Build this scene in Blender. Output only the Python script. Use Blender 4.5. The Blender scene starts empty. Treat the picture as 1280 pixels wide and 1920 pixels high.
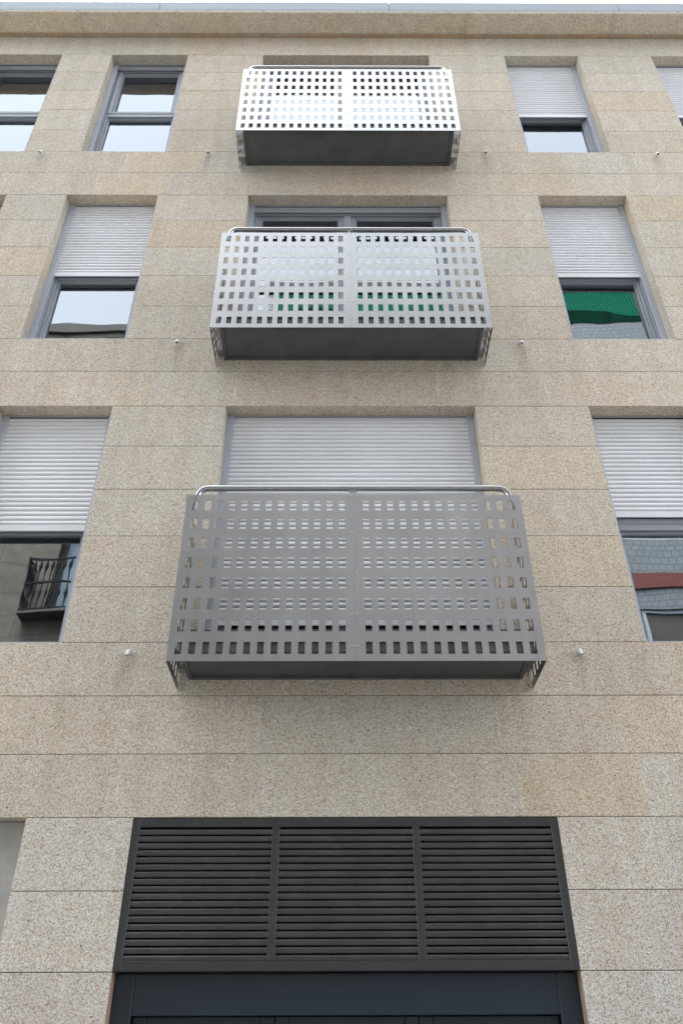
import bpy, math, random
from mathutils import Vector, Matrix

C = bpy.context.scene.collection
S = bpy.context.scene
rnd = random.Random(7)

# ---------------------------------------------------------------- camera
PITCH, ROLL, YAW = 0.618600528, -0.00429091, 0.00693077
CAM = Vector((0.0, -5.0736, 1.6))
fw = Vector((math.sin(YAW)*math.cos(PITCH), math.cos(YAW)*math.cos(PITCH), math.sin(PITCH)))
rt = fw.cross(Vector((0, 0, 1))).normalized()
up = rt.cross(fw)
r2 = rt*math.cos(ROLL) + up*math.sin(ROLL)
u2 = -rt*math.sin(ROLL) + up*math.cos(ROLL)
cd = bpy.data.cameras.new('camera')
cd.sensor_fit = 'VERTICAL'; cd.sensor_height = 24.0
cd.lens = 1532.68/1920*24.0
cd.clip_start = 0.05; cd.clip_end = 2000
cam = bpy.data.objects.new('camera', cd); C.objects.link(cam)
cam.matrix_world = Matrix(((r2.x, u2.x, -fw.x, CAM.x), (r2.y, u2.y, -fw.y, CAM.y), (r2.z, u2.z, -fw.z, CAM.z), (0, 0, 0, 1)))
S.camera = cam

# ---------------------------------------------------------------- sky, sun, exposure
SUN_EL, SUN_AZ = math.radians(62), math.radians(205)   # above the roof, a little to the left, behind cloud
w = bpy.data.worlds.new('World'); S.world = w; w.use_nodes = True
nt = w.node_tree; nt.nodes.clear()
out = nt.nodes.new('ShaderNodeOutputWorld'); bg = nt.nodes.new('ShaderNodeBackground')
sky = nt.nodes.new('ShaderNodeTexSky'); sky.sky_type = 'NISHITA'; sky.sun_disc = False
sky.sun_elevation = SUN_EL; sky.sun_rotation = math.pi - SUN_AZ
sky.air_density = 1.0; sky.dust_density = 3.0; sky.ozone_density = 1.0
bw = nt.nodes.new('ShaderNodeRGBToBW')
tint = nt.nodes.new('ShaderNodeMix'); tint.data_type = 'RGBA'; tint.blend_type = 'MULTIPLY'
tint.inputs[0].default_value = 1.0; tint.inputs[7].default_value = (0.97, 1.0, 1.035, 1)
mx = nt.nodes.new('ShaderNodeMix'); mx.data_type = 'RGBA'; mx.inputs[0].default_value = 0.12
nt.links.new(sky.outputs[0], bw.inputs[0]); nt.links.new(bw.outputs[0], tint.inputs[6])
nt.links.new(tint.outputs[2], mx.inputs[6]); nt.links.new(sky.outputs[0], mx.inputs[7])
nt.links.new(mx.outputs[2], bg.inputs[0]); bg.inputs[1].default_value = 0.15
nt.links.new(bg.outputs[0], out.inputs[0])
sl = bpy.data.lights.new('sun', 'SUN'); sl.energy = 0.6; sl.angle = math.radians(35); sl.color = (1.0, 0.97, 0.92)
so = bpy.data.objects.new('sun', sl); C.objects.link(so)
sd = Vector((math.sin(SUN_AZ)*math.cos(SUN_EL), -math.cos(SUN_AZ)*math.cos(SUN_EL), math.sin(SUN_EL)))
so.rotation_euler = (-sd).to_track_quat('-Z', 'Y').to_euler()
so.location = (4, -20, 30)
S.view_settings.view_transform = 'Standard'; S.view_settings.look = 'None'
S.view_settings.gamma = 1.0; S.view_settings.use_curve_mapping = False
S.view_settings.exposure = 3.38

# ---------------------------------------------------------------- dimensions measured on the facade (metres)
A_, B_, G_, P_ = 0.43683, 0.40793, 0.40713, 0.38721     # course heights
S0 = 4.1190                                              # lowest window sill
H = 5*A_ + 2*B_                                          # storey height 3.0
SILL = [S0 + i*H for i in range(3)]
HEAD = [s + 5*A_ for s in SILL]
G2 = S0 - 3*P_                                           # top of the ground floor openings
TOPZ = 12.78
WIN_X = {'a': (-4.415, -3.46), 'b': (-2.832, -1.877), 'c': (-0.929, 1.162), 'd': (2.114, 3.045), 'e': (3.975, 4.91)}
XL, XR = -9.0, 9.0

# ---------------------------------------------------------------- materials
def new_mat(name):
    m = bpy.data.materials.new(name); m.use_nodes = True
    n = m.node_tree; p = n.nodes['Principled BSDF']
    return m, n, p
def N(n, t, **k):
    x = n.nodes.new(t)
    for a, b in k.items(): setattr(x, a, b)
    return x
def coords(n, scale=(1, 1, 1)):
    tc = N(n, 'ShaderNodeTexCoord'); mp = N(n, 'ShaderNodeMapping'); mp.inputs['Scale'].default_value = scale
    n.links.new(tc.outputs['Object'], mp.inputs['Vector']); return mp.outputs['Vector']
def noise(n, vec, scale, detail=3, rough=0.55):
    x = N(n, 'ShaderNodeTexNoise'); x.inputs['Scale'].default_value = scale
    x.inputs['Detail'].default_value = detail; x.inputs['Roughness'].default_value = rough
    n.links.new(vec, x.inputs['Vector']); return x.outputs['Fac']
def ramp(n, fac, stops, interp='LINEAR'):
    r = N(n, 'ShaderNodeValToRGB'); r.color_ramp.interpolation = interp
    e = r.color_ramp.elements
    while len(e) < len(stops): e.new(0.5)
    for i, (p, c) in enumerate(stops):
        e[i].position = p; e[i].color = (c[0], c[1], c[2], 1) if len(c) == 3 else c
    n.links.new(fac, r.inputs[0]); return r.outputs[0]
def mixc(n, a, b, fac=1.0, mode='MULTIPLY'):
    x = N(n, 'ShaderNodeMix'); x.data_type = 'RGBA'; x.blend_type = mode
    if hasattr(fac, 'default_value'): n.links.new(fac, x.inputs[0])
    else: x.inputs[0].default_value = fac
    for s, i in ((a, 6), (b, 7)):
        if hasattr(s, 'default_value'): n.links.new(s, x.inputs[i])
        else: x.inputs[i].default_value = (s[0], s[1], s[2], 1)
    return x.outputs[2]
def bump(n, p, h, strength, dist):
    b = N(n, 'ShaderNodeBump'); b.inputs['Strength'].default_value = strength; b.inputs['Distance'].default_value = dist
    n.links.new(h, b.inputs['Height']); n.links.new(b.outputs[0], p.inputs['Normal'])

def stone_material(name, tones=True, gain=1.0, grain=1.0):
    m, n, p = new_mat(name)
    v = coords(n)
    vo = N(n, 'ShaderNodeTexVoronoi'); vo.inputs['Scale'].default_value = 165*grain; n.links.new(v, vo.inputs['Vector'])
    sp = N(n, 'ShaderNodeSeparateColor'); n.links.new(vo.outputs['Color'], sp.inputs[0])
    g = gain
    cells = ramp(n, sp.outputs[0], [(0.0, (.32*g, .26*g, .20*g)), (0.10, (.43*g, .35*g, .26*g)), (0.24, (.55*g, .475*g, .37*g)),
                                    (0.50, (.625*g, .575*g, .475*g)), (0.78, (.67*g, .645*g, .575*g)), (1.0, (.74*g, .74*g, .70*g))])
    f2 = noise(n, v, 95*grain, 4, 0.72)
    fine = ramp(n, f2, [(0.30, (.70, .675, .645)), (0.5, (.985, .98, .975)), (0.72, (1.16, 1.15, 1.14))])
    col = mixc(n, cells, fine)
    mid = ramp(n, noise(n, v, 6, 4, 0.6), [(0.3, (.94, .93, .91)), (0.55, (1.0, 1.0, 1.0)), (0.75, (1.04, 1.04, 1.045))])
    col = mixc(n, col, mid)
    # rusty patches of the granite
    rust = ramp(n, noise(n, v, 1.7, 5, 0.62), [(0.52, (0, 0, 0)), (0.72, (1, 1, 1))])
    rf_ = N(n, 'ShaderNodeMath', operation='MULTIPLY'); rf_.inputs[1].default_value = .62; n.links.new(rust, rf_.inputs[0])
    col = mixc(n, col, (1.03, .955, .85), rf_.outputs[0])
    # rain streaks, tall and narrow
    vs = coords(n, (7.0, 7.0, 0.55))
    st = ramp(n, noise(n, vs, 1.0, 5, 0.6), [(0.40, (1.03, 1.03, 1.04)), (0.60, (.95, .935, .915)), (0.78, (.84, .82, .80))])
    col = mixc(n, col, st, 0.75)
    # damp streaks below the weep spouts
    tc = N(n, 'ShaderNodeTexCoord'); sx = N(n, 'ShaderNodeSeparateXYZ'); n.links.new(tc.outputs['Object'], sx.inputs[0])
    def mth(op, a, b=None, clamp=False):
        q = N(n, 'ShaderNodeMath', operation=op); q.use_clamp = clamp
        for i_, s_ in enumerate((a, b)):
            if s_ is None: continue
            if hasattr(s_, 'default_value'): n.links.new(s_, q.inputs[i_])
            else: q.inputs[i_].default_value = s_
        return q.outputs[0]
    wob = mth('MULTIPLY', mth('SUBTRACT', noise(n, coords(n), 5.0, 4), .5), .16)
    xw = mth('ADD', sx.outputs[0], wob); dmin = None
    for xi in (-3.256, -1.412, 1.642, 3.538):
        d_ = mth('ABSOLUTE', mth('SUBTRACT', xw, xi)); dmin = d_ if dmin is None else mth('MINIMUM', dmin, d_)
    band = mth('SUBTRACT', 1.0, mth('MULTIPLY', dmin, 13.0), True)
    zf = mth('FRACT', mth('DIVIDE', mth('SUBTRACT', sx.outputs[2], S0-3.09), 3.0))        # 1 just under a spout
    zm = mth('MULTIPLY', mth('SUBTRACT', zf, .86), 7.5, True)
    zm = mth('MULTIPLY', zm, mth('GREATER_THAN', zf, .8))
    col = mixc(n, col, (.70, .665, .62), mth('MULTIPLY', mth('MULTIPLY', band, zm), .75, True))
    # rare dark chips
    v2 = N(n, 'ShaderNodeTexVoronoi'); v2.inputs['Scale'].default_value = 5.5; n.links.new(coords(n, (1, 1, 1.5)), v2.inputs['Vector'])
    chip = ramp(n, v2.outputs['Distance'], [(0.026, (.25, .20, .16)), (0.050, (1, 1, 1))])
    col = mixc(n, col, chip)
    if tones:
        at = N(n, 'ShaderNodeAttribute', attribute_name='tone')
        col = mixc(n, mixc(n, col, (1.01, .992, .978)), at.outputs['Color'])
    n.links.new(col, p.inputs['Base Color']); p.inputs['Roughness'].default_value = 0.88
    p.inputs['Specular IOR Level'].default_value = 0.25
    bump(n, p, f2, 0.35, 0.006)
    return m

def plain(name, col, rough=0.5, metal=0.0, var=0.08, vscale=3.0, spec=0.5, bumpy=0.0, stretch=(1, 1, 1)):
    m, n, p = new_mat(name)
    f = noise(n, coords(n, stretch), vscale, 4, 0.6)
    c = ramp(n, f, [(0.3, tuple(x*(1-var) for x in col)), (0.7, tuple(min(1, x*(1+var)) for x in col))])
    n.links.new(c, p.inputs['Base Color']); p.inputs['Roughness'].default_value = rough
    p.inputs['Metallic'].default_value = metal; p.inputs['Specular IOR Level'].default_value = spec
    if bumpy: bump(n, p, f, bumpy, 0.01)
    return m

M = {}
M['stone'] = stone_material('beige_granite')
M['plaster'] = plain('grey_plaster', (.40, .39, .36), 0.9, var=.16, vscale=5, bumpy=.3)
M['dark_gap'] = plain('dark_gap', (.03, .028, .025), 0.9)
M['pointing'] = plain('pale_pointing', (.62, .57, .47), 0.9, var=.12, vscale=20)
M['sealant'] = plain('reddish_sealant', (.38, .25, .18), 0.8)
M['frame'] = plain('blue_grey_lacquer', (.355, .38, .415), 0.40, var=.04)
M['guide'] = plain('light_grey_lacquer', (.44, .47, .53), 0.36, var=.05)
M['rubber'] = plain('black_gasket', (.02, .02, .022), 0.6)
M['shutter'] = plain('silver_lacquer_slats', (.80, .808, .825), 0.30, var=.05, vscale=1.5)
M['louvre'] = plain('anthracite_lacquer', (.040, .038, .037), 0.34, var=.14, vscale=6)
M['louvre_slat'] = plain('anthracite_slat', (.080, .078, .080), 0.28, var=.18, vscale=5)
M['door'] = plain('slate_blue_lacquer', (.014, .024, .036), 0.36, var=.08)
M['zinc'] = plain('zinc_flashing', (.245, .28, .305), 0.5, metal=0.1, var=.05, stretch=(1, 1, 4))
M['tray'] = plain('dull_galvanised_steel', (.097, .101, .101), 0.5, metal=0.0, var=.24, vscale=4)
M['pvc'] = plain('white_pvc', (.75, .75, .74), 0.4, var=.03)
M['interior'] = plain('dark_room', (.055, .05, .045), 0.9)
M['asphalt'] = plain('asphalt', (.055, .055, .057), 0.9, var=.3, vscale=40, bumpy=.2)
M['paving'] = plain('grey_paving', (.27, .26, .25), 0.85, var=.15, vscale=3)
M['kerb'] = plain('kerb_granite', (.34, .33, .31), 0.85, var=.2, vscale=30)
M['iron'] = plain('black_wrought_iron', (.012, .013, .014), 0.8, spec=.15, var=.2)
M['white_frame'] = plain('white_window_frame', (.22, .25, .27), 0.5, var=.04)
M['red_band'] = plain('dark_red_band', (.095, .018, .015), 0.75, var=.15)
M['curtain'] = plain('pale_curtain', (.20, .25, .30), 0.9, var=.25, vscale=9, stretch=(3, 1, .3))
M['roof_tile'] = plain('clay_roof', (.30, .15, .10), 0.85, var=.25, vscale=14)
M['eave'] = plain('dark_eave', (.05, .045, .04), 0.8)
M['render_wall'] = plain('cream_render', (.28, .26, .23), 0.9, var=.08)

def steel(name, rough, col=(.62, .62, .62), streak=(260, 260, 1.2)):
    m, n, p = new_mat(name)
    f = noise(n, coords(n, streak), 1.0, 3, 0.6)
    f3 = noise(n, coords(n), 2.2, 4, 0.6)
    c = ramp(n, f, [(0.25, tuple(x*.90 for x in col)), (0.75, tuple(x*1.07 for x in col))])
    c = mixc(n, c, ramp(n, f3, [(0.3, (.92, .925, .93)), (0.7, (1.05, 1.045, 1.03))]))
    n.links.new(c, p.inputs['Base Color']); p.inputs['Metallic'].default_value = 1.0
    rr = N(n, 'ShaderNodeMapRange'); rr.inputs[3].default_value = rough-.05; rr.inputs[4].default_value = rough+.07
    n.links.new(f3, rr.inputs[0]); n.links.new(rr.outputs[0], p.inputs['Roughness'])
    bump(n, p, f, 0.05, 0.002)
    return m
M['steel'] = steel('brushed_stainless_sheet', 0.335, (.445, .44, .432))
M['tube'] = steel('polished_stainless_tube', 0.16, (.46, .45, .44), (3, 60, 60))

def glass_material():
    m, n, p = new_mat('coated_window_glass')
    n.nodes.remove(p); o = n.nodes['Material Output']
    gl = N(n, 'ShaderNodeBsdfGlossy'); gl.inputs['Roughness'].default_value = 0.012
    gl.inputs['Color'].default_value = (.90, .96, 1.0, 1)
    tr = N(n, 'ShaderNodeBsdfTransparent'); tr.inputs['Color'].default_value = (.55, .60, .58, 1)
    fr = N(n, 'ShaderNodeFresnel'); fr.inputs['IOR'].default_value = 3.5
    mxs = N(n, 'ShaderNodeMixShader')
    b = N(n, 'ShaderNodeBump'); b.inputs['Strength'].default_value = 0.35; b.inputs['Distance'].default_value = 0.01
    n.links.new(noise(n, coords(n, (1, 1, 1)), 1.6, 1, 0.3), b.inputs['Height'])
    n.links.new(b.outputs[0], gl.inputs['Normal'])
    n.links.new(fr.outputs[0], mxs.inputs[0]); n.links.new(tr.outputs[0], mxs.inputs[1]); n.links.new(gl.outputs[0], mxs.inputs[2])
    n.links.new(mxs.outputs[0], o.inputs['Surface'])
    return m
M['glass'] = glass_material()

def tile_material():
    m, n, p = new_mat('grey_square_tiles')
    b = N(n, 'ShaderNodeTexBrick'); b.offset = 0.5; b.squash = 1.0
    b.inputs['Color1'].default_value = (.125, .138, .147, 1); b.inputs['Color2'].default_value = (.105, .118, .127, 1)
    b.inputs['Mortar'].default_value = (.055, .06, .065, 1); b.inputs['Scale'].default_value = 1.0
    b.inputs['Mortar Size'].default_value = 0.009; b.inputs['Brick Width'].default_value = 0.17; b.inputs['Row Height'].default_value = 0.15
    tc = N(n, 'ShaderNodeTexCoord'); s = N(n, 'ShaderNodeSeparateXYZ'); c = N(n, 'ShaderNodeCombineXYZ')
    n.links.new(tc.outputs['Object'], s.inputs[0]); n.links.new(s.outputs[0], c.inputs[0]); n.links.new(s.outputs[2], c.inputs[1])
    n.links.new(c.outputs[0], b.inputs['Vector'])
    n.links.new(b.outputs['Color'], p.inputs['Base Color']); p.inputs['Roughness'].default_value = .6
    return m
M['tile'] = tile_material()
def awning_material():
    m, n, p = new_mat('green_ribbed_awning')
    wv = N(n, 'ShaderNodeTexWave'); wv.wave_type = 'BANDS'; wv.bands_direction = 'X'; wv.inputs['Scale'].default_value = 3.2
    wv.inputs['Distortion'].default_value = 1.5; wv.inputs['Detail'].default_value = 3
    n.links.new(coords(n, (1, .6, .6)), wv.inputs['Vector'])
    c = ramp(n, wv.outputs['Fac'], [(0.0, (.004, .058, .034)), (0.6, (.006, .105, .062)), (1.0, (.010, .150, .092))])
    tl = N(n, 'ShaderNodeBsdfTranslucent'); n.links.new(c, tl.inputs['Color']); n.links.new(c, p.inputs['Base Color']); p.inputs['Roughness'].default_value = .9; p.inputs['Specular IOR Level'].default_value = .05
    ms = N(n, 'ShaderNodeMixShader'); ms.inputs[0].default_value = .35
    n.links.new(p.outputs[0], ms.inputs[1]); n.links.new(tl.outputs[0], ms.inputs[2]); n.links.new(ms.outputs[0], n.nodes['Material Output'].inputs['Surface'])
    return m
M['awning'] = awning_material()
M['valance'] = plain('dark_green_valance', (.001, .020, .012), 0.95, spec=.05, var=.3, vscale=6)
def old_stone_material():
    m, n, p = new_mat('old_ashlar')
    b = N(n, 'ShaderNodeTexBrick'); b.inputs['Color1'].default_value = (.115, .105, .085, 1); b.inputs['Color2'].default_value = (.095, .087, .072, 1)
    b.inputs['Mortar'].default_value = (.05, .045, .04, 1); b.inputs['Scale'].default_value = 1.0
    b.inputs['Mortar Size'].default_value = 0.012; b.inputs['Brick Width'].default_value = 1.25; b.inputs['Row Height'].default_value = 0.59
    tc = N(n, 'ShaderNodeTexCoord'); s = N(n, 'ShaderNodeSeparateXYZ'); c = N(n, 'ShaderNodeCombineXYZ')
    n.links.new(tc.outputs['Object'], s.inputs[0]); n.links.new(s.outputs[0], c.inputs[0]); n.links.new(s.outputs[2], c.inputs[1])
    n.links.new(c.outputs[0], b.inputs['Vector'])
    col = mixc(n, b.outputs['Color'], ramp(n, noise(n, coords(n), 3, 5), [(0.3, (.75, .74, .72)), (0.7, (1.15, 1.14, 1.12))]))
    n.links.new(col, p.inputs['Base Color']); p.inputs['Roughness'].default_value = .9
    return m
M['old_stone'] = old_stone_material()

# ---------------------------------------------------------------- mesh builder
class MB:
    def __init__(s): s.v = []; s.f = []; s.sm = []; s.t = []; s.mi = []
    def add(s, vs, fs, smooth=False, tone=(1, 1, 1), mi=0):
        o = len(s.v); s.v += [tuple(a) for a in vs]
        for f in fs:
            s.f.append(tuple(i+o for i in f)); s.sm.append(smooth); s.t.append(tone); s.mi.append(mi)
    def box(s, x0, x1, y0, y1, z0, z1, tone=(1, 1, 1), mi=0, bev=0.0):
        b = min(bev, (x1-x0)*.3, (z1-z0)*.3, (y1-y0)*.5)
        if b <= 0:
            s.add([(x0, y0, z0), (x1, y0, z0), (x1, y1, z0), (x0, y1, z0), (x0, y0, z1), (x1, y0, z1), (x1, y1, z1), (x0, y1, z1)],
                  [(0, 3, 2, 1), (4, 5, 6, 7), (0, 1, 5, 4), (1, 2, 6, 5), (2, 3, 7, 6), (3, 0, 4, 7)], tone=tone, mi=mi)
        else:   # chamfer round the street face (y0)
            v = [(x0+b, y0, z0+b), (x1-b, y0, z0+b), (x1-b, y0, z1-b), (x0+b, y0, z1-b),
                 (x0, y0+b, z0), (x1, y0+b, z0), (x1, y0+b, z1), (x0, y0+b, z1),
                 (x0, y1, z0), (x1, y1, z0), (x1, y1, z1), (x0, y1, z1)]
            f = [(0, 1, 2, 3), (0, 4, 5, 1), (1, 5, 6, 2), (2, 6, 7, 3), (3, 7, 4, 0),
                 (4, 8, 9, 5), (5, 9, 10, 6), (6, 10, 11, 7), (7, 11, 8, 4), (8, 11, 10, 9)]
            s.add(v, f, tone=tone, mi=mi)
    def extrude_x(s, prof, x0, x1, smooth=False, closed=True, caps=True, mi=0):
        n = len(prof); v = [(x0, y, z) for y, z in prof] + [(x1, y, z) for y, z in prof]
        k = n if closed else n-1
        s.add(v, [(i, (i+1) % n, n+(i+1) % n, n+i) for i in range(k)], smooth, mi=mi)
        if closed and caps: s.add(v, [tuple(range(n-1, -1, -1)), tuple(range(n, 2*n))], mi=mi)
    def tube(s, pts, r, seg=14, caps=True, smooth=True, mi=0):
        pts = [Vector(p) for p in pts]; n = len(pts); rs = r if isinstance(r, (list, tuple)) else [r]*n
        t0 = (pts[1]-pts[0]).normalized(); ref = Vector((0, 0, 1)) if abs(t0.z) < .9 else Vector((0, 1, 0))
        a = t0.cross(ref).normalized(); vs = []
        for i, p in enumerate(pts):
            t = (pts[min(i+1, n-1)]-pts[max(i-1, 0)]).normalized()
            a = (a - t*a.dot(t)).normalized(); b = t.cross(a)
            for k in range(seg):
                q = 2*math.pi*k/seg; vs.append(p + a*(math.cos(q)*rs[i]) + b*(math.sin(q)*rs[i]))
        fs = [(i*seg+k, i*seg+(k+1) % seg, (i+1)*seg+(k+1) % seg, (i+1)*seg+k) for i in range(n-1) for k in range(seg)]
        s.add(vs, fs, smooth, mi=mi)
        if caps: s.add(vs, [tuple(range(seg-1, -1, -1)), tuple((n-1)*seg+k for k in range(seg))], mi=mi)
    def build(s, name, mat, parent=None, tone=False):
        me = bpy.data.meshes.new(name); me.from_pydata(s.v, [], s.f)
        for m_ in (mat if isinstance(mat, (list, tuple)) else [mat]): me.materials.append(m_)
        me.polygons.foreach_set('use_smooth', s.sm); me.polygons.foreach_set('material_index', s.mi)
        if tone:
            ca = me.color_attributes.new('tone', 'FLOAT_COLOR', 'CORNER'); d = []
            for p in me.polygons:
                for _ in range(p.loop_total): d += [*s.t[p.index], 1.0]
            ca.data.foreach_set('color', d)
        me.update(); me.validate()
        o = bpy.data.objects.new(name, me); C.objects.link(o)
        if parent: o.parent = parent
        return o

def one_box(name, mat, parent, *a, **k):
    m = MB(); m.box(*a, **k); return m.build(name, mat, parent)
def empty(name, parent=None, label=None, cat=None, loc=(0, 0, 0)):
    o = bpy.data.objects.new(name, None); C.objects.link(o); o.empty_display_size = .2
    if parent: o.parent = parent
    o.location = loc
    if label: o['label'] = label
    if cat: o['category'] = cat
    return o
def structure(o): o['kind'] = 'structure'; return o

# ---------------------------------------------------------------- street
gm = MB(); gm.box(-400, 400, -400, 400, -.30, -.15)
structure(gm.build('ground', M['asphalt']))
structure(one_box('road', M['asphalt'], None, -60, 60, -8.3, -1.9, -.149, -.125))
structure(one_box('pavement', M['paving'], None, -60, 60, -1.75, .6, -.149, 0.0))
structure(one_box('pavement', M['paving'], None, -60, 60, -10.6, -8.45, -.149, 0.0))
structure(one_box('kerb', M['kerb'], None, -60, 60, -1.9, -1.752, -.149, .004))
structure(one_box('kerb', M['kerb'], None, -60, 60, -8.448, -8.3, -.149, .004))

# ---------------------------------------------------------------- the granite building
bld = empty('apartment_building', None, 'four storey apartment building faced in beige granite with three perforated steel balconies', 'building')

# openings: (x0, x1, z0, z1)
OPEN = []
for r in range(3):
    for k in WIN_X: OPEN.append((*WIN_X[k], SILL[r], HEAD[r]))
LOUV = (-1.222, 1.327, 2.146, G2)
OPEN.append((LOUV[0], LOUV[1], 0.0, G2))
NICHE = (-4.35, -1.863, 0.0, G2); OPEN.append(NICHE)
OPEN.append((3.95, 6.2, 0.0, G2))

courses = []
z = G2 - 7*G_
zs = [G2 - i*G_ for i in range(7, 0, -1)]
zs = [max(0.0, q) for q in zs]
levels = [0.0] + [q for q in zs if q > 0.05] + [G2, S0-2*P_, S0-P_]
for r in range(3):
    levels += [SILL[r]+i*A_ for i in range(6)]
    if r < 2: levels += [HEAD[r]+B_]
levels += [TOPZ]
def free_intervals(z0, z1):
    zc = (z0+z1)/2; iv = [(XL, XR)]
    for (a, b, c, d) in OPEN:
        if c < zc < d:
            nv = []
            for (p, q) in iv:
                if b <= p or a >= q: nv.append((p, q)); continue
                if a > p: nv.append((p, a))
                if b < q: nv.append((b, q))
            iv = nv
    return iv
def tone():
    r = rnd.random(); v = rnd.uniform(.955, 1.035)
    if r < .08: return (v*1.02, v*.98, v*.915)          # yellower slab
    if r < .28: return (v*1.01, v*1.0, v*1.0)
    wv = rnd.uniform(-.02, .03)
    return (v*(1+wv), v, v*(1-wv*1.4))
wall = MB(); pm = MB(); core = MB()
GAP = 0.0038; CH = 0.0022
for li in range(len(levels)-1):
    z0, z1 = levels[li], levels[li+1]
    ground = z1 <= G2 + .01
    for (p, q) in free_intervals(z0, z1):
        core.box(p+.004, q-.004, .17, .36, z0, z1-.0005)
        n = max(1, round((q-p)/0.86)); cuts = [p]
        if q-p > 1.35 or (q - p > 1.15 and rnd.random() < .5):
            x = p + (rnd.uniform(.35, .85) if q-p > 2 else (q-p)*rnd.choice([.4, .5, .6, .62]))
            while x < q-.3:
                cuts.append(x); x += rnd.uniform(.72, .98)
        cuts.append(q)
        for i in range(len(cuts)-1):
            a, b = cuts[i], cuts[i+1]
            a2 = a + (0.0 if a == p else .0018); b2 = b - (0.0 if b == q else .0018)
            t = tone()
            if ground: t = (t[0]*1.0, t[1]*1.02, t[2]*1.07)
            wall.box(a2, b2, rnd.uniform(-.0006, .0006), .168, z0+GAP/2, z1-GAP/2, tone=t, bev=CH)
            if b != q and rnd.random() < .75:      # pale lime bloom along part of a butt joint
                h_ = z1-z0; u0 = rnd.uniform(0, .35); u1 = rnd.uniform(.6, 1.0); bw_ = rnd.uniform(.005, .011)
                wall.box(b-bw_, b+bw_*rnd.uniform(.4, 1), -.0013, -.0007, z0+GAP/2+h_*u0*.9, z1-GAP/2-h_*(1-u1)*.9, tone=(1.13, 1.12, 1.09))
            if b != q: wall.box(b-.0030, b+.0030, .0016, .02, z0+GAP/2, z1-GAP/2, mi=1)
# cornice slab and the fillet beneath it, tinted a darker brown
x = XL
while x < XR:
    x1 = min(XR, x + rnd.uniform(.9, 1.3))
    wall.box(x+.001, x1-.001, -.297, .168, TOPZ+.002, TOPZ+.05, tone=(1.14, 1.13, 1.08), bev=.012)
    x = x1
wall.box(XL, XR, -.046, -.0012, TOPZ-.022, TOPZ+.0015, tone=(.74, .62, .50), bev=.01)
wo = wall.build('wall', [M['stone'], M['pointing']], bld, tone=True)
core.build('wall_core', M['dark_gap'], wo)
# gutter flashing on top
g = MB()
for a, b in [(XL, -5.2), (-5.2, -2.26), (-2.26, .67), (.67, 3.61), (3.61, 6.5), (6.5, XR)]:
    g.extrude_x([(-.289, TOPZ+.062), (-.292, TOPZ+.10), (-.292, TOPZ+.29), (-.280, TOPZ+.335), (.30, TOPZ+.36), (.30, TOPZ+.062)], a+.003, b-.003)
gu = g.build('gutter', M['zinc'], bld)
g2_ = MB(); g2_.box(XL+.01, XR-.01, -.270, .29, TOPZ+.0505, TOPZ+.0615); g2_.box(XL+.01, XR-.01, -.276, .29, TOPZ+.0625, TOPZ+.30)
g2_.build('gutter_backing', M['dark_gap'], gu)
# the rest of the block behind the facade
bk = MB(); bk.box(XL+.01, XR-.01, 4.0, 4.2, 0, 12.9); bk.box(XL, XL+.2, .37, 4.0, 0, 12.9); bk.box(XR-.2, XR, .37, 4.0, 0, 12.9)
bk.build('rear_wall', M['render_wall'], bld)
rf = MB(); rf.box(XL+.02, XR-.02, .31, 4.1, 12.91, 13.1); rf.build('roof', M['zinc'], bld)
fl = MB()
for zf in (S0-.30, SILL[1]-.30, SILL[2]-.30): fl.box(XL+.21, XR-.21, .37, 3.99, zf, zf+.25)
fl.build('floor_slab', M['interior'], bld)

# plaster niche at the left, and its twin beyond the right edge
one_box('rendered_panel', M['plaster'], bld, NICHE[0]+.002, NICHE[1]-.002, .085, .167, 0, G2-.003)['label'] = 'recessed grey rendered panel at the lower left edge'
one_box('rendered_panel', M['plaster'], bld, 3.952, 6.198, .085, .167, 0, G2-.003)

# ---------------------------------------------------------------- windows
def slats(x0, x1, zb, zt, y):
    m = MB(); m.box(x0, x1, y, y+.012, zb, zb+.032); m.box(x0, x1, y+.0015, y+.011, zb+.0321, zb+.058)
    z = zb+.059; P = .0442
    while z < zt:
        jy = rnd.uniform(-.0009, .0009); pr = [(y+.0120, z), (y+.0010+jy, z+.0018), (y-.0035+jy, z+.0065), (y-.0045+jy, z+.014), (y-.0035+jy, z+.0215), (y-.0008+jy, z+.029), (y+.0040, z+.0360), (y+.0110, z+.0405), (y+.0120, z+P)]
        m.extrude_x(pr, x0, x1, smooth=True, closed=False)
        m.box(x0, x1, y+.0125, y+.0145, z, z+P-.0003)
        z += P
    return m
GY = .236
def ring(m, x0, x1, z0, z1, w, y0, y1, wt=None, wb=None):
    wt = w if wt is None else wt; wb = w if wb is None else wb
    m.box(x0, x0+w, y0, y1, z0, z1, bev=.004); m.box(x1-w, x1, y0, y1, z0, z1, bev=.004)
    m.box(x0+w, x1-w, y0+.0005, y1, z1-wt, z1, bev=.004); m.box(x0+w, x1-w, y0+.0005, y1, z0, z0+wb, bev=.004)
def gasket(m, x0, x1, z0, z1, y):
    w = .006
    m.box(x0-w, x0, y, y+.01, z0-w, z1+w); m.box(x1, x1+w, y, y+.01, z0-w, z1+w)
    m.box(x0, x1, y, y+.01, z1, z1+w); m.box(x0, x1, y, y+.01, z0-w, z0)
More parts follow.
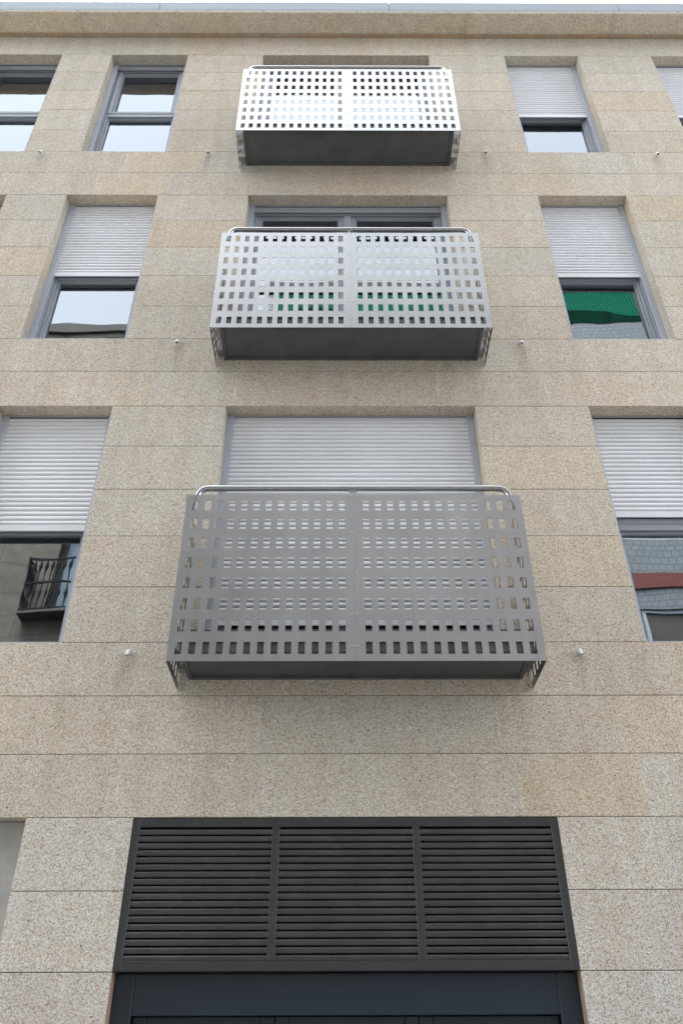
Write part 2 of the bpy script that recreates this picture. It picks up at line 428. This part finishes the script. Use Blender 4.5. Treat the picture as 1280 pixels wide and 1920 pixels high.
def window(key, r, drop, label, door=False):
    """drop: height of the lowered shutter's lower edge above the sill; None = rolled up"""
    x0, x1 = WIN_X[key]; z0, z1 = SILL[r], HEAD[r]
    w = empty('window', bld, label)
    gw = .058
    for a, b, s in ((x0, x0+gw, 1), (x1-gw, x1, -1)):
        m = MB()
        m.box(a+.0005, b, .120, .138, z0+.001, z1-.001, bev=.003)
        if s > 0: m.box(a+.0005, a+.030, .1381, .20, z0+.001, z1-.001)
        else: m.box(b-.030, b-.0005, .1381, .20, z0+.001, z1-.001)
        m.box(a+.002 if s > 0 else a, b if s > 0 else b-.002, .1555, .176, z0+.001, z1-.001)
        m.build('guide_rail', M['guide'], w)
    # fixed frame
    X0, X1, Z0, Z1 = x0+.032, x1-.032, z0+.002, z1-.004
    f = MB(); ring(f, X0, X1, Z0, Z1, .052, .186, .262, wt=.06, wb=.05)
    f.build('frame', M['frame'], w)
    # head: slot with dark back, lath or box soffit
    h = MB(); h.box(x0+.001, x1-.001, .122, .1285, z1-.016, z1-.0005); h.box(x0+.033, x1-.033, .166, .1855, z1-.10, z1-.001)
    h.build('shutter_head', M['frame'], w)
    dk = MB(); dk.box(x0+.03, x1-.03, .1295, .1655, z1-.012, z1-.0015); dk.build('head_slot', M['rubber'], w)
    sb = (z0+drop) if drop is not None else z1-.095
    slats(x0+gw-.004, x1-gw+.004, sb, z1-.014, .1402).build('shutter', M['shutter'] if drop is not None else M['frame'], w)
    # sashes and panes
    gx0, gx1 = X0+.052, X1-.052; TR0, TR1 = z0+1.045, z0+1.115
    gk = MB()
    def sash(a, b, c, d, name='sash', w_=.062, lo=None, hi=None, y0=.172):
        lo = lo or w_; hi = hi or w_
        s = MB(); ring(s, a, b, c, d, w_-.014, y0, .232, wt=hi-.014, wb=lo-.014)
        ring(s, a+w_-.0138, b-w_+.0138, c+lo-.0138, d-hi+.0138, .014, y0+.014, .232)
        so_ = s.build(name, M['frame'], w); gasket(gk, a+w_, b-w_, c+lo, d-hi, .2325); return (a+w_, b-w_, c+lo, d-hi)
    P = []
    if not door:
        t = MB(); t.box(gx0, gx1, .180, .262, TR0, TR1, bev=.004); t.build('transom', M['frame'], w)
        P.append(sash(gx0-.014, gx1+.014, TR1-.012, Z1-.048))
        gb = MB(); ring(gb, gx0, gx1, Z0+.05, TR0, .018, .205, .262); gb.build('glazing_bead', M['frame'], w)
        P.append((gx0+.018, gx1-.018, Z0+.068, TR0-.018))
    else:
        xm = .109
        mu = MB(); mu.box(xm-.040, xm+.040, .178, .262, Z0, Z1-.06, bev=.004); mu.build('mullion', M['frame'], w)
        for a, b in ((gx0-.006, xm-.036), (xm+.036, gx1+.006)):
            P.append(sash(a, b, z0+.945, Z1-.055, w_=.066, lo=.040, y0=.198))
            P.append(sash(a, b, Z0+.045, z0+.943, w_=.060, hi=.040, y0=.198))
    gk.build('gasket', M['rubber'], w)
    for (a, b, c, d) in P:
        m = MB(); m.box(a-.006, b+.006, GY, GY+.006, c-.006, d+.006); m.build('pane', M['glass'], w)
    rm = MB()   # dark room behind
    rm.box(x0-.3, x1+.3, 1.9, 1.95, z0-.04, z1+.3)
    rm.box(x0-.3, x0-.25, .37, 1.9, z0-.04, z1+.3); rm.box(x1+.25, x1+.3, .37, 1.9, z0-.04, z1+.3)
    rm.box(x0-.25, x1+.25, .37, 1.9, z1+.25, z1+.3)
    rm.build('room_lining', M['interior'], w)
    # thin metal sill
    sm = MB(); sm.box(x0+.001, x1-.001, .004, .185, z0+.0005, z0+.006); sm.build('sill', M['guide'], w)
    return w
window('b', 0, 1.017, 'lowest window left of the balconies, silver roller shutter half down')
window('d', 0, 1.145, 'lowest window right of the balconies, silver roller shutter half down')
window('c', 0, .204, 'wide window behind the lowest balcony, roller shutter almost closed', door=True)
window('b', 1, 1.045, 'middle floor window left of the balcony, shutter half down over pale sky reflection')
window('d', 1, 1.040, 'middle floor window right of the balcony, shutter half down over green awning reflection')
window('c', 1, None, 'wide double window behind the middle balcony with its shutter rolled up', door=True)
window('a', 1, None, 'window cut by the left edge of the middle floor')
window('e', 1, 1.04, None)
window('a', 0, 1.04, None)
window('e', 0, 1.04, None)
window('b', 2, None, 'top floor window left of the balcony with no shutter lowered')
window('a', 2, None, 'top floor window at the far left edge with no shutter lowered')
window('c', 2, None, 'wide window behind the top balcony with its shutter rolled up', door=True)
window('d', 2, .994, 'top floor window right of the balcony, white roller shutter half down')
window('e', 2, .99, 'top floor window cut by the right edge, shutter half down')

# ---------------------------------------------------------------- balconies
def perforated(xs, zs, holes, fn, th):
    """sheet cut on the grid xs x zs; holes = set of (i,j) cells left out; fn(a, z, d) -> 3D point"""
    nx, nz = len(xs)-1, len(zs)-1; vid = {}; V = []; F = []
    def vtx(i, j, k):
        if (i, j, k) not in vid: vid[(i, j, k)] = len(V); V.append(fn(xs[i], zs[j], k*th))
        return vid[(i, j, k)]
    solid = lambda i, j: 0 <= i < nx and 0 <= j < nz and (i, j) not in holes
    for i in range(nx):
        for j in range(nz):
            if not solid(i, j): continue
            F.append((vtx(i, j, 0), vtx(i+1, j, 0), vtx(i+1, j+1, 0), vtx(i, j+1, 0)))
            F.append((vtx(i, j, 1), vtx(i, j+1, 1), vtx(i+1, j+1, 1), vtx(i+1, j, 1)))
            if not solid(i-1, j): F.append((vtx(i, j, 0), vtx(i, j+1, 0), vtx(i, j+1, 1), vtx(i, j, 1)))
            if not solid(i+1, j): F.append((vtx(i+1, j, 0), vtx(i+1, j, 1), vtx(i+1, j+1, 1), vtx(i+1, j+1, 0)))
            if not solid(i, j-1): F.append((vtx(i, j, 0), vtx(i, j, 1), vtx(i+1, j, 1), vtx(i+1, j, 0)))
            if not solid(i, j+1): F.append((vtx(i, j+1, 0), vtx(i+1, j+1, 0), vtx(i+1, j+1, 1), vtx(i, j+1, 1)))
    return V, F
BX0, BX1, BD = -1.0512, 1.2917, .4466
BZ0, BZ1 = -.3494, .9216
ROWC = [.831-.1560*i for i in range(8)]; HH, HW = .0830, .0418
def grid(lo, hi, cs, w):
    g_ = [lo]
    for c in sorted(cs): g_ += [c-w/2, c+w/2]
    return g_ + [hi]
def balcony_parts():
    parts = []
    zs_ = grid(BZ0, BZ1, ROWC, HH)
    seam = .1145
    for (a, b, cs) in ((BX0, seam-.0008, [-.984+.0849*k for k in range(13)]), (seam+.0008, BX1, [.201+.0850*k for k in range(13)])):
        xs_ = grid(a, b, cs, HW)
        holes = {(i, j) for i in range(1, len(xs_)-1, 2) for j in range(1, len(zs_)-1, 2)}
        V, F = perforated(xs_, zs_, holes, lambda x, z, d: (x, -BD+d, z), .003)
        m = MB(); m.add(V, F); parts.append(('front_panel', m, 'steel'))
    ys_ = grid(-BD+.0032, -.004, [-.383+.0849*k for k in range(5)], HW)
    holes = {(i, j) for i in range(1, len(ys_)-1, 2) for j in range(1, len(zs_)-1, 2)}
    for (x, s) in ((BX0, 1), (BX1, -1)):
        V, F = perforated(ys_, zs_, holes, lambda y, z, d: (x+s*d, y, z), .003)
        if s < 0: F = [tuple(reversed(f)) for f in F]
        m = MB(); m.add(V, F); parts.append(('side_panel', m, 'steel'))
    # floor tray: plate with upturned lips and an angle frame below
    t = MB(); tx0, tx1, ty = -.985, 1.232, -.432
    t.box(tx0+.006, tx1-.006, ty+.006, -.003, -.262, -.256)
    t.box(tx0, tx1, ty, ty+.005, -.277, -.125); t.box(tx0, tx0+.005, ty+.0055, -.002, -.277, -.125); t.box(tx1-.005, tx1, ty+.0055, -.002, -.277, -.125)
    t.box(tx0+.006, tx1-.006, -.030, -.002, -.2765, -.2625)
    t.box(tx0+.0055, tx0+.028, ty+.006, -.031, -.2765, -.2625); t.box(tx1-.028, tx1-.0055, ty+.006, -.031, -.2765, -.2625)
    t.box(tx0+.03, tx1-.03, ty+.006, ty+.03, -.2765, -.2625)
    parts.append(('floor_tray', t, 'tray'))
    # brackets tying the tray to the side panels
    for x0, x1 in ((BX0+.0032, tx0-.0005), (tx1+.0005, BX1-.0032)):
        for yc in (-.26, -.05):
            b = MB(); b.box(x0, x1, yc-.03, yc+.03, -.235, -.205); parts.append(('bracket', b, 'steel'))
    # handrail with turned-down ends
    hy, hz, r = -.425, .996, .0225
    xl = -.955
    left = [(xl-.044, hy+.01, hz-.20), (xl-.037, hy, hz-.13), (xl-.030, hy, hz-.078), (xl-.020, hy, hz-.042), (xl+.000, hy, hz-.015), (xl+.028, hy, hz-.002), (xl+.060, hy, hz)]
    right = [(2*(.1195) - p[0], p[1], p[2]) for p in left][::-1]
    h = MB(); h.tube(left+right, r, 16); parts.append(('handrail', h, 'tube'))
    p = MB(); p.tube([(.113, hy, hz-.022), (.113, hy-.0, hz-.12)], .0075, 10)
    p.box(.083, .143, hy-.008, hy+.008, hz-.030, hz-.0215)
    p.box(.085, .141, -BD+.0035, -BD+.0085, BZ0+.03, BZ1-.004); p.box(.105, .121, -BD+.009, hy-.0, BZ1-.06, BZ1-.03)
    parts.append(('centre_post', p, 'tube'))
    for zr in (.9130, .6047, .2903, -.0235, -.2480):
        for xr_ in (.0975, .1300):
            q = MB(); c = (xr_, -BD, zr)
            q.tube([(c[0], c[1]+.0005, c[2]), (c[0], c[1]-.0025, c[2]), (c[0], c[1]-.0045, c[2])], [.0062, .0056, .0028], 10)
            parts.append(('rivet', q, 'tube'))
    return parts
proto = None
bl = ['lowest balcony, dull grey perforated steel above the ventilation louvre',
      'middle balcony, pale perforated steel in front of the double window',
      'top balcony, bright white perforated steel under the cornice']
bt = []
BP = balcony_parts()
for r in range(3):
    b = empty('balcony', bld, bl[r], loc=(0, 0, SILL[r]))
    if r == 0:
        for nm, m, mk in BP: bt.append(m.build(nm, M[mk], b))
    else:
        for o in bt:
            c = o.copy(); c.parent = b; C.objects.link(c)

# ---------------------------------------------------------------- weep spouts
sp_pos = [(-1.404, S0-.090), (1.642, S0-.088), (-1.417, SILL[1]-.065), (1.643, SILL[1]-.072),
          (-3.256, SILL[2]-.058), (-1.416, SILL[2]-.054), (1.643, SILL[2]-.046), (3.538, SILL[2]-.066)]
sp0 = None
for (x, z) in sp_pos:
    if sp0 is None:
        m = MB(); m.tube([(0, .01, .012), (0, -.014, .012), (0, -.026, .008), (0, -.033, -.003), (0, -.035, -.024)], [.0155, .0155, .0165, .0165, .0155], 16, caps=False)
        m.tube([(0, -.035, -.024), (0, -.035, -.0235), (0, -.0345, -.006)], [.0155, .0125, .0120], 16, caps=False)
        sp0 = m.build('drain_spout', M['pvc'], bld); k = MB(); k.tube([(0, -.0345, -.010), (0, -.0345, -.008)], [.0118, .0118], 12); k = k.build('bore', M['rubber'], sp0)
        kk = k; o = sp0
    else:
        o = sp0.copy(); C.objects.link(o); o.parent = bld
        c = kk.copy(); C.objects.link(c); c.parent = o
    o.location = (x, 0, z)

# ---------------------------------------------------------------- ventilation louvre over the door
lv = empty('ventilation_louvre', bld, 'wide anthracite ventilation louvre in three bays above the door')
x0, x1, z0, z1 = LOUV
f = MB(); fy, fb = .004, .075
f.box(x0+.0015, x0+.047, fy, fb, z0, z1-.0015, bev=.002); f.box(x1-.047, x1-.0015, fy, fb, z0, z1-.0015, bev=.002)
f.box(x0+.047, x1-.047, fy+.0005, fb, z1-.054, z1-.0015, bev=.002); f.box(x0+.047, x1-.047, fy+.0005, fb, z0, z0+.050, bev=.002)
for a, b in ((-.3855, -.3415), (.4500, .4940)): f.box(a, b, fy+.001, fb, z0+.050, z1-.054, bev=.002)
f.build('frame', M['louvre'], lv)
bays = [(x0+.047, -.3855), (-.3415, .4500), (.4940, x1-.047)]
NS = 18; P = (z1-.054-z0-.050)/NS
for a, b in bays:
    for i in range(NS):
        zt = z1-.054-.0125-i*P
        s = MB(); s.extrude_x([(.0065, zt-.0062), (.0115, zt-.0008), (.020, zt+.001), (.056, zt+.012), (.056, zt+.009), (.026, zt-.003), (.0135, zt-.006), (.0195, zt-.0285), (.0165, zt-.0285), (.0125, zt-.022)], a+.0008, b-.0008)
        s.build('slat', M['louvre_slat'], lv)
one_box('back_panel', M['rubber'], lv, x0+.01, x1-.01, .0755, .08, z0+.01, z1-.01)

# ---------------------------------------------------------------- street door
dr = empty('door', bld, 'dark slate blue street door with its deep lintel panel below the louvre')
m = MB(); m.box(x0+.003, -1.1095, .079, .155, 0, z0-.003, bev=.002); m.build('side_panel', M['door'], dr)
m = MB(); m.box(1.2085, x1-.003, .079, .155, 0, z0-.003, bev=.002); m.build('side_panel', M['door'], dr)
m = MB(); m.box(-1.1072, 1.2062, .080, .155, 1.945, z0-.003, bev=.002); m.build('lintel_panel', M['door'], dr)
for a, b in ((-1.106, -.34), (-.336, .443), (.447, 1.205)):
    f = MB(); ring(f, a, b, .01, 1.944, .075, .135, .175); lf = f.build('door_leaf', M['door'], dr)
    m = MB(); m.box(a+.07, b-.07, .15, .156, .08, 1.875); m.build('pane', M['glass'], lf)
m = MB(); m.tube([(.47, .09, .85), (.47, .09, 1.30)], .014, 12); m.tube([(.47, .09, .9), (.47, .14, .9)], .008, 8); m.tube([(.47, .09, 1.25), (.47, .14, 1.25)], .008, 8)
m.build('handle', M['tube'], dr)
for a, b in ((x0+.0004, x0+.0028), (x1-.0028, x1-.0004)): one_box('sealant', M['sealant'], dr, a, b, .008, .15, 0, z0-.004)
one_box('lobby_lining', M['interior'], dr, x0, x1, 1.2, 1.25, 0, G2)

# ---------------------------------------------------------------- across the street, seen in the panes
YO = -10.0
old = empty('stone_house', None, 'old beige ashlar house with iron balconies across the street', 'house', (0, YO, 0))
def wall_with_holes(m, xa, xb, za, zb, holes, y0, y1):
    """street face at y1 (towards +y)"""
    xs = sorted({xa, xb, *[h[0] for h in holes], *[h[1] for h in holes]}); zs_ = sorted({za, zb, *[h[2] for h in holes], *[h[3] for h in holes]})
    hs = set()
    for i in range(len(xs)-1):
        for j in range(len(zs_)-1):
            cx, cz = (xs[i]+xs[i+1])/2, (zs_[j]+zs_[j+1])/2
            if any(h[0] < cx < h[1] and h[2] < cz < h[3] for h in holes): hs.add((i, j))
    V, F = perforated(xs, zs_, hs, lambda x, z, d: (x, y1-d, z), y1-y0)
    m.add(V, [tuple(reversed(f_)) for f_ in F])
ow = [(-6.25+dx, -5.05+dx, zb, zb+2.45) for dx in (-6.6, -3.3, 0.0, 3.0) for zb in (3.6, 6.75, 9.9, 13.05, 16.0)]
m = MB(); wall_with_holes(m, -16, -1.95, 0, 18.7, ow, -.35, 0); m.build('wall', M['old_stone'], old)
m = MB(); m.box(-16, -1.96, -8, -.36, 0, 18.6); m.build('rear_wall', M['old_stone'], old)
m = MB(); m.box(-16.1, -1.952, -.36, .12, 18.7, 18.98); m.build('cornice', M['eave'], old)
for (a, b, c, d) in ow:
    f = MB()
    for p, q in ((a, a+.07), (b-.07, b), ((a+b)/2-.04, (a+b)/2+.04)): f.box(p, q, -.30, -.22, c, d)
    f.box(a+.07, b-.07, -.301, -.225, c, c+.08); f.box(a+.07, b-.07, -.301, -.225, d-.08, d)
    wo_ = f.build('window', M['eave'], old)
    m = MB(); m.box(a, b, -.33, -.31, c, d); m.build('curtain', M['curtain'], wo_)
    if c > 5 and c < 16:
        ba = MB(); X0, X1, Yb = a-.42, b+.42, .50
        ba.box(X0, X1, 0.001, Yb+.04, c-.10, c-.03); bo = ba.build('balcony', M['eave'], old)
        rl = MB()
        for y_ in (Yb-.03,):
            rl.box(X0, X1, y_, y_+.03, c+1.14, c+1.18); rl.box(X0, X1, y_, y_+.03, c+.62, c+.65); rl.box(X0, X1, y_, y_+.03, c+.02, c+.05)
        for xx in (X0, X1-.03):
            rl.box(xx, xx+.03, .01, Yb-.031, c+1.14, c+1.18); rl.box(xx, xx+.03, .01, Yb-.031, c+.02, c+.05)
        k = int((X1-X0)/.13)
        for i in range(k+1):
            xx = X0+.015+(X1-X0-.03)*i/k
            rl.tube([(xx, Yb-.015, c+.05), (xx, Yb-.015, c+.25), (xx, Yb-.015, c+.38), (xx, Yb-.015, c+.5), (xx, Yb-.015, c+.62)], [.012, .014, .036, .014, .012], 6)
            rl.tube([(xx, Yb-.015, c+.65), (xx, Yb-.015, c+.85), (xx, Yb-.015, c+.98), (xx, Yb-.015, c+1.08), (xx, Yb-.015, c+1.14)], [.012, .014, .045, .03, .012], 6)
        for xx in (X0+.015, X1-.015):
            for i in range(4):
                yy = .06+i*.115; rl.tube([(xx, yy, c+.05), (xx, yy, c+.4), (xx, yy, c+.5), (xx, yy, c+.9), (xx, yy, c+1.14)], [.012, .034, .014, .04, .012], 6)
        rl.build('iron_railing', M['iron'], bo)

new = empty('tiled_house', None, 'grey tiled house with red bands and a green awning across the street', 'house', (0, YO, 0))
gl_ = []
for zb in (5.55, 8.70, 11.86, 15.0): gl_ += [(-1.2, 12.2, zb, zb+1.43)]
m = MB(); wall_with_holes(m, -1.90, 13, 0, 20.45, gl_, -.30, 0); m.build('wall', M['tile'], new)
m = MB(); m.box(-1.89, 13, -8, -.31, 0, 20.4); m.build('rear_wall', M['render_wall'], new)
for zb in (7.48, 10.64, 13.8):
    one_box('red_band', M['red_band'], new, -1.89, 13, .002, .05, zb, zb+.37)
for (a, b, c, d) in gl_:
    f = MB(); f.box(a, b, -.16, -.06, d-.09, d); f.box(a, b, -.16, -.06, c, c+.09)
    k = 12
    for i in range(k+1):
        xx = a+(b-a-.09)*i/k; f.box(xx, xx+.09, -.161, -.055, c+.09, d-.09)
    fo = f.build('window', M['white_frame'], new)
    m = MB(); m.box(a, b, -.13, -.12, c, d); m.build('pane', M['interior'], fo)
m = MB(); m.box(-1.95, 13, -8.1, .14, 20.56, 20.78); m.build('eave', M['eave'], new)
# awning: ribbed fabric sloping out from under the eave, with a darker valance
m = MB(); n_ = 90
top, bot, val = [], [], []
for i in range(n_+1):
    xx = -1.72+(12.6+1.72)*i/n_; dz = .012*math.sin(i*1.9)
    top.append((xx, .03, 20.50)); bot.append((xx, .46, 19.08+dz)); val.append((xx, .45+.012*math.sin(i*1.3), 18.72+.02*math.sin(i*.8)))
m.add(top+bot, [(i, i+1, n_+1+i+1, n_+1+i) for i in range(n_)])
m.build('awning', M['awning'], new)
m = MB(); m.add([(a, b-.004, c) for a, b, c in bot]+val, [(i, i+1, n_+1+i+1, n_+1+i) for i in range(n_)])
m.build('valance', M['valance'], new)
for i in range(5):
    xx = -1.7+i*3.4
    f = MB(); f.tube([(xx, .0, 18.9), (xx, .43, 19.06)], .018, 8); f.build('awning_arm', M['iron'], new)
m = MB(); m.box(-1.70, 12.8, .40, .50, 17.2, 18.62); m.box(-1.70, 12.8, .002, .50, 17.08, 17.199); m.build('terrace_parapet', M['tile'], new)
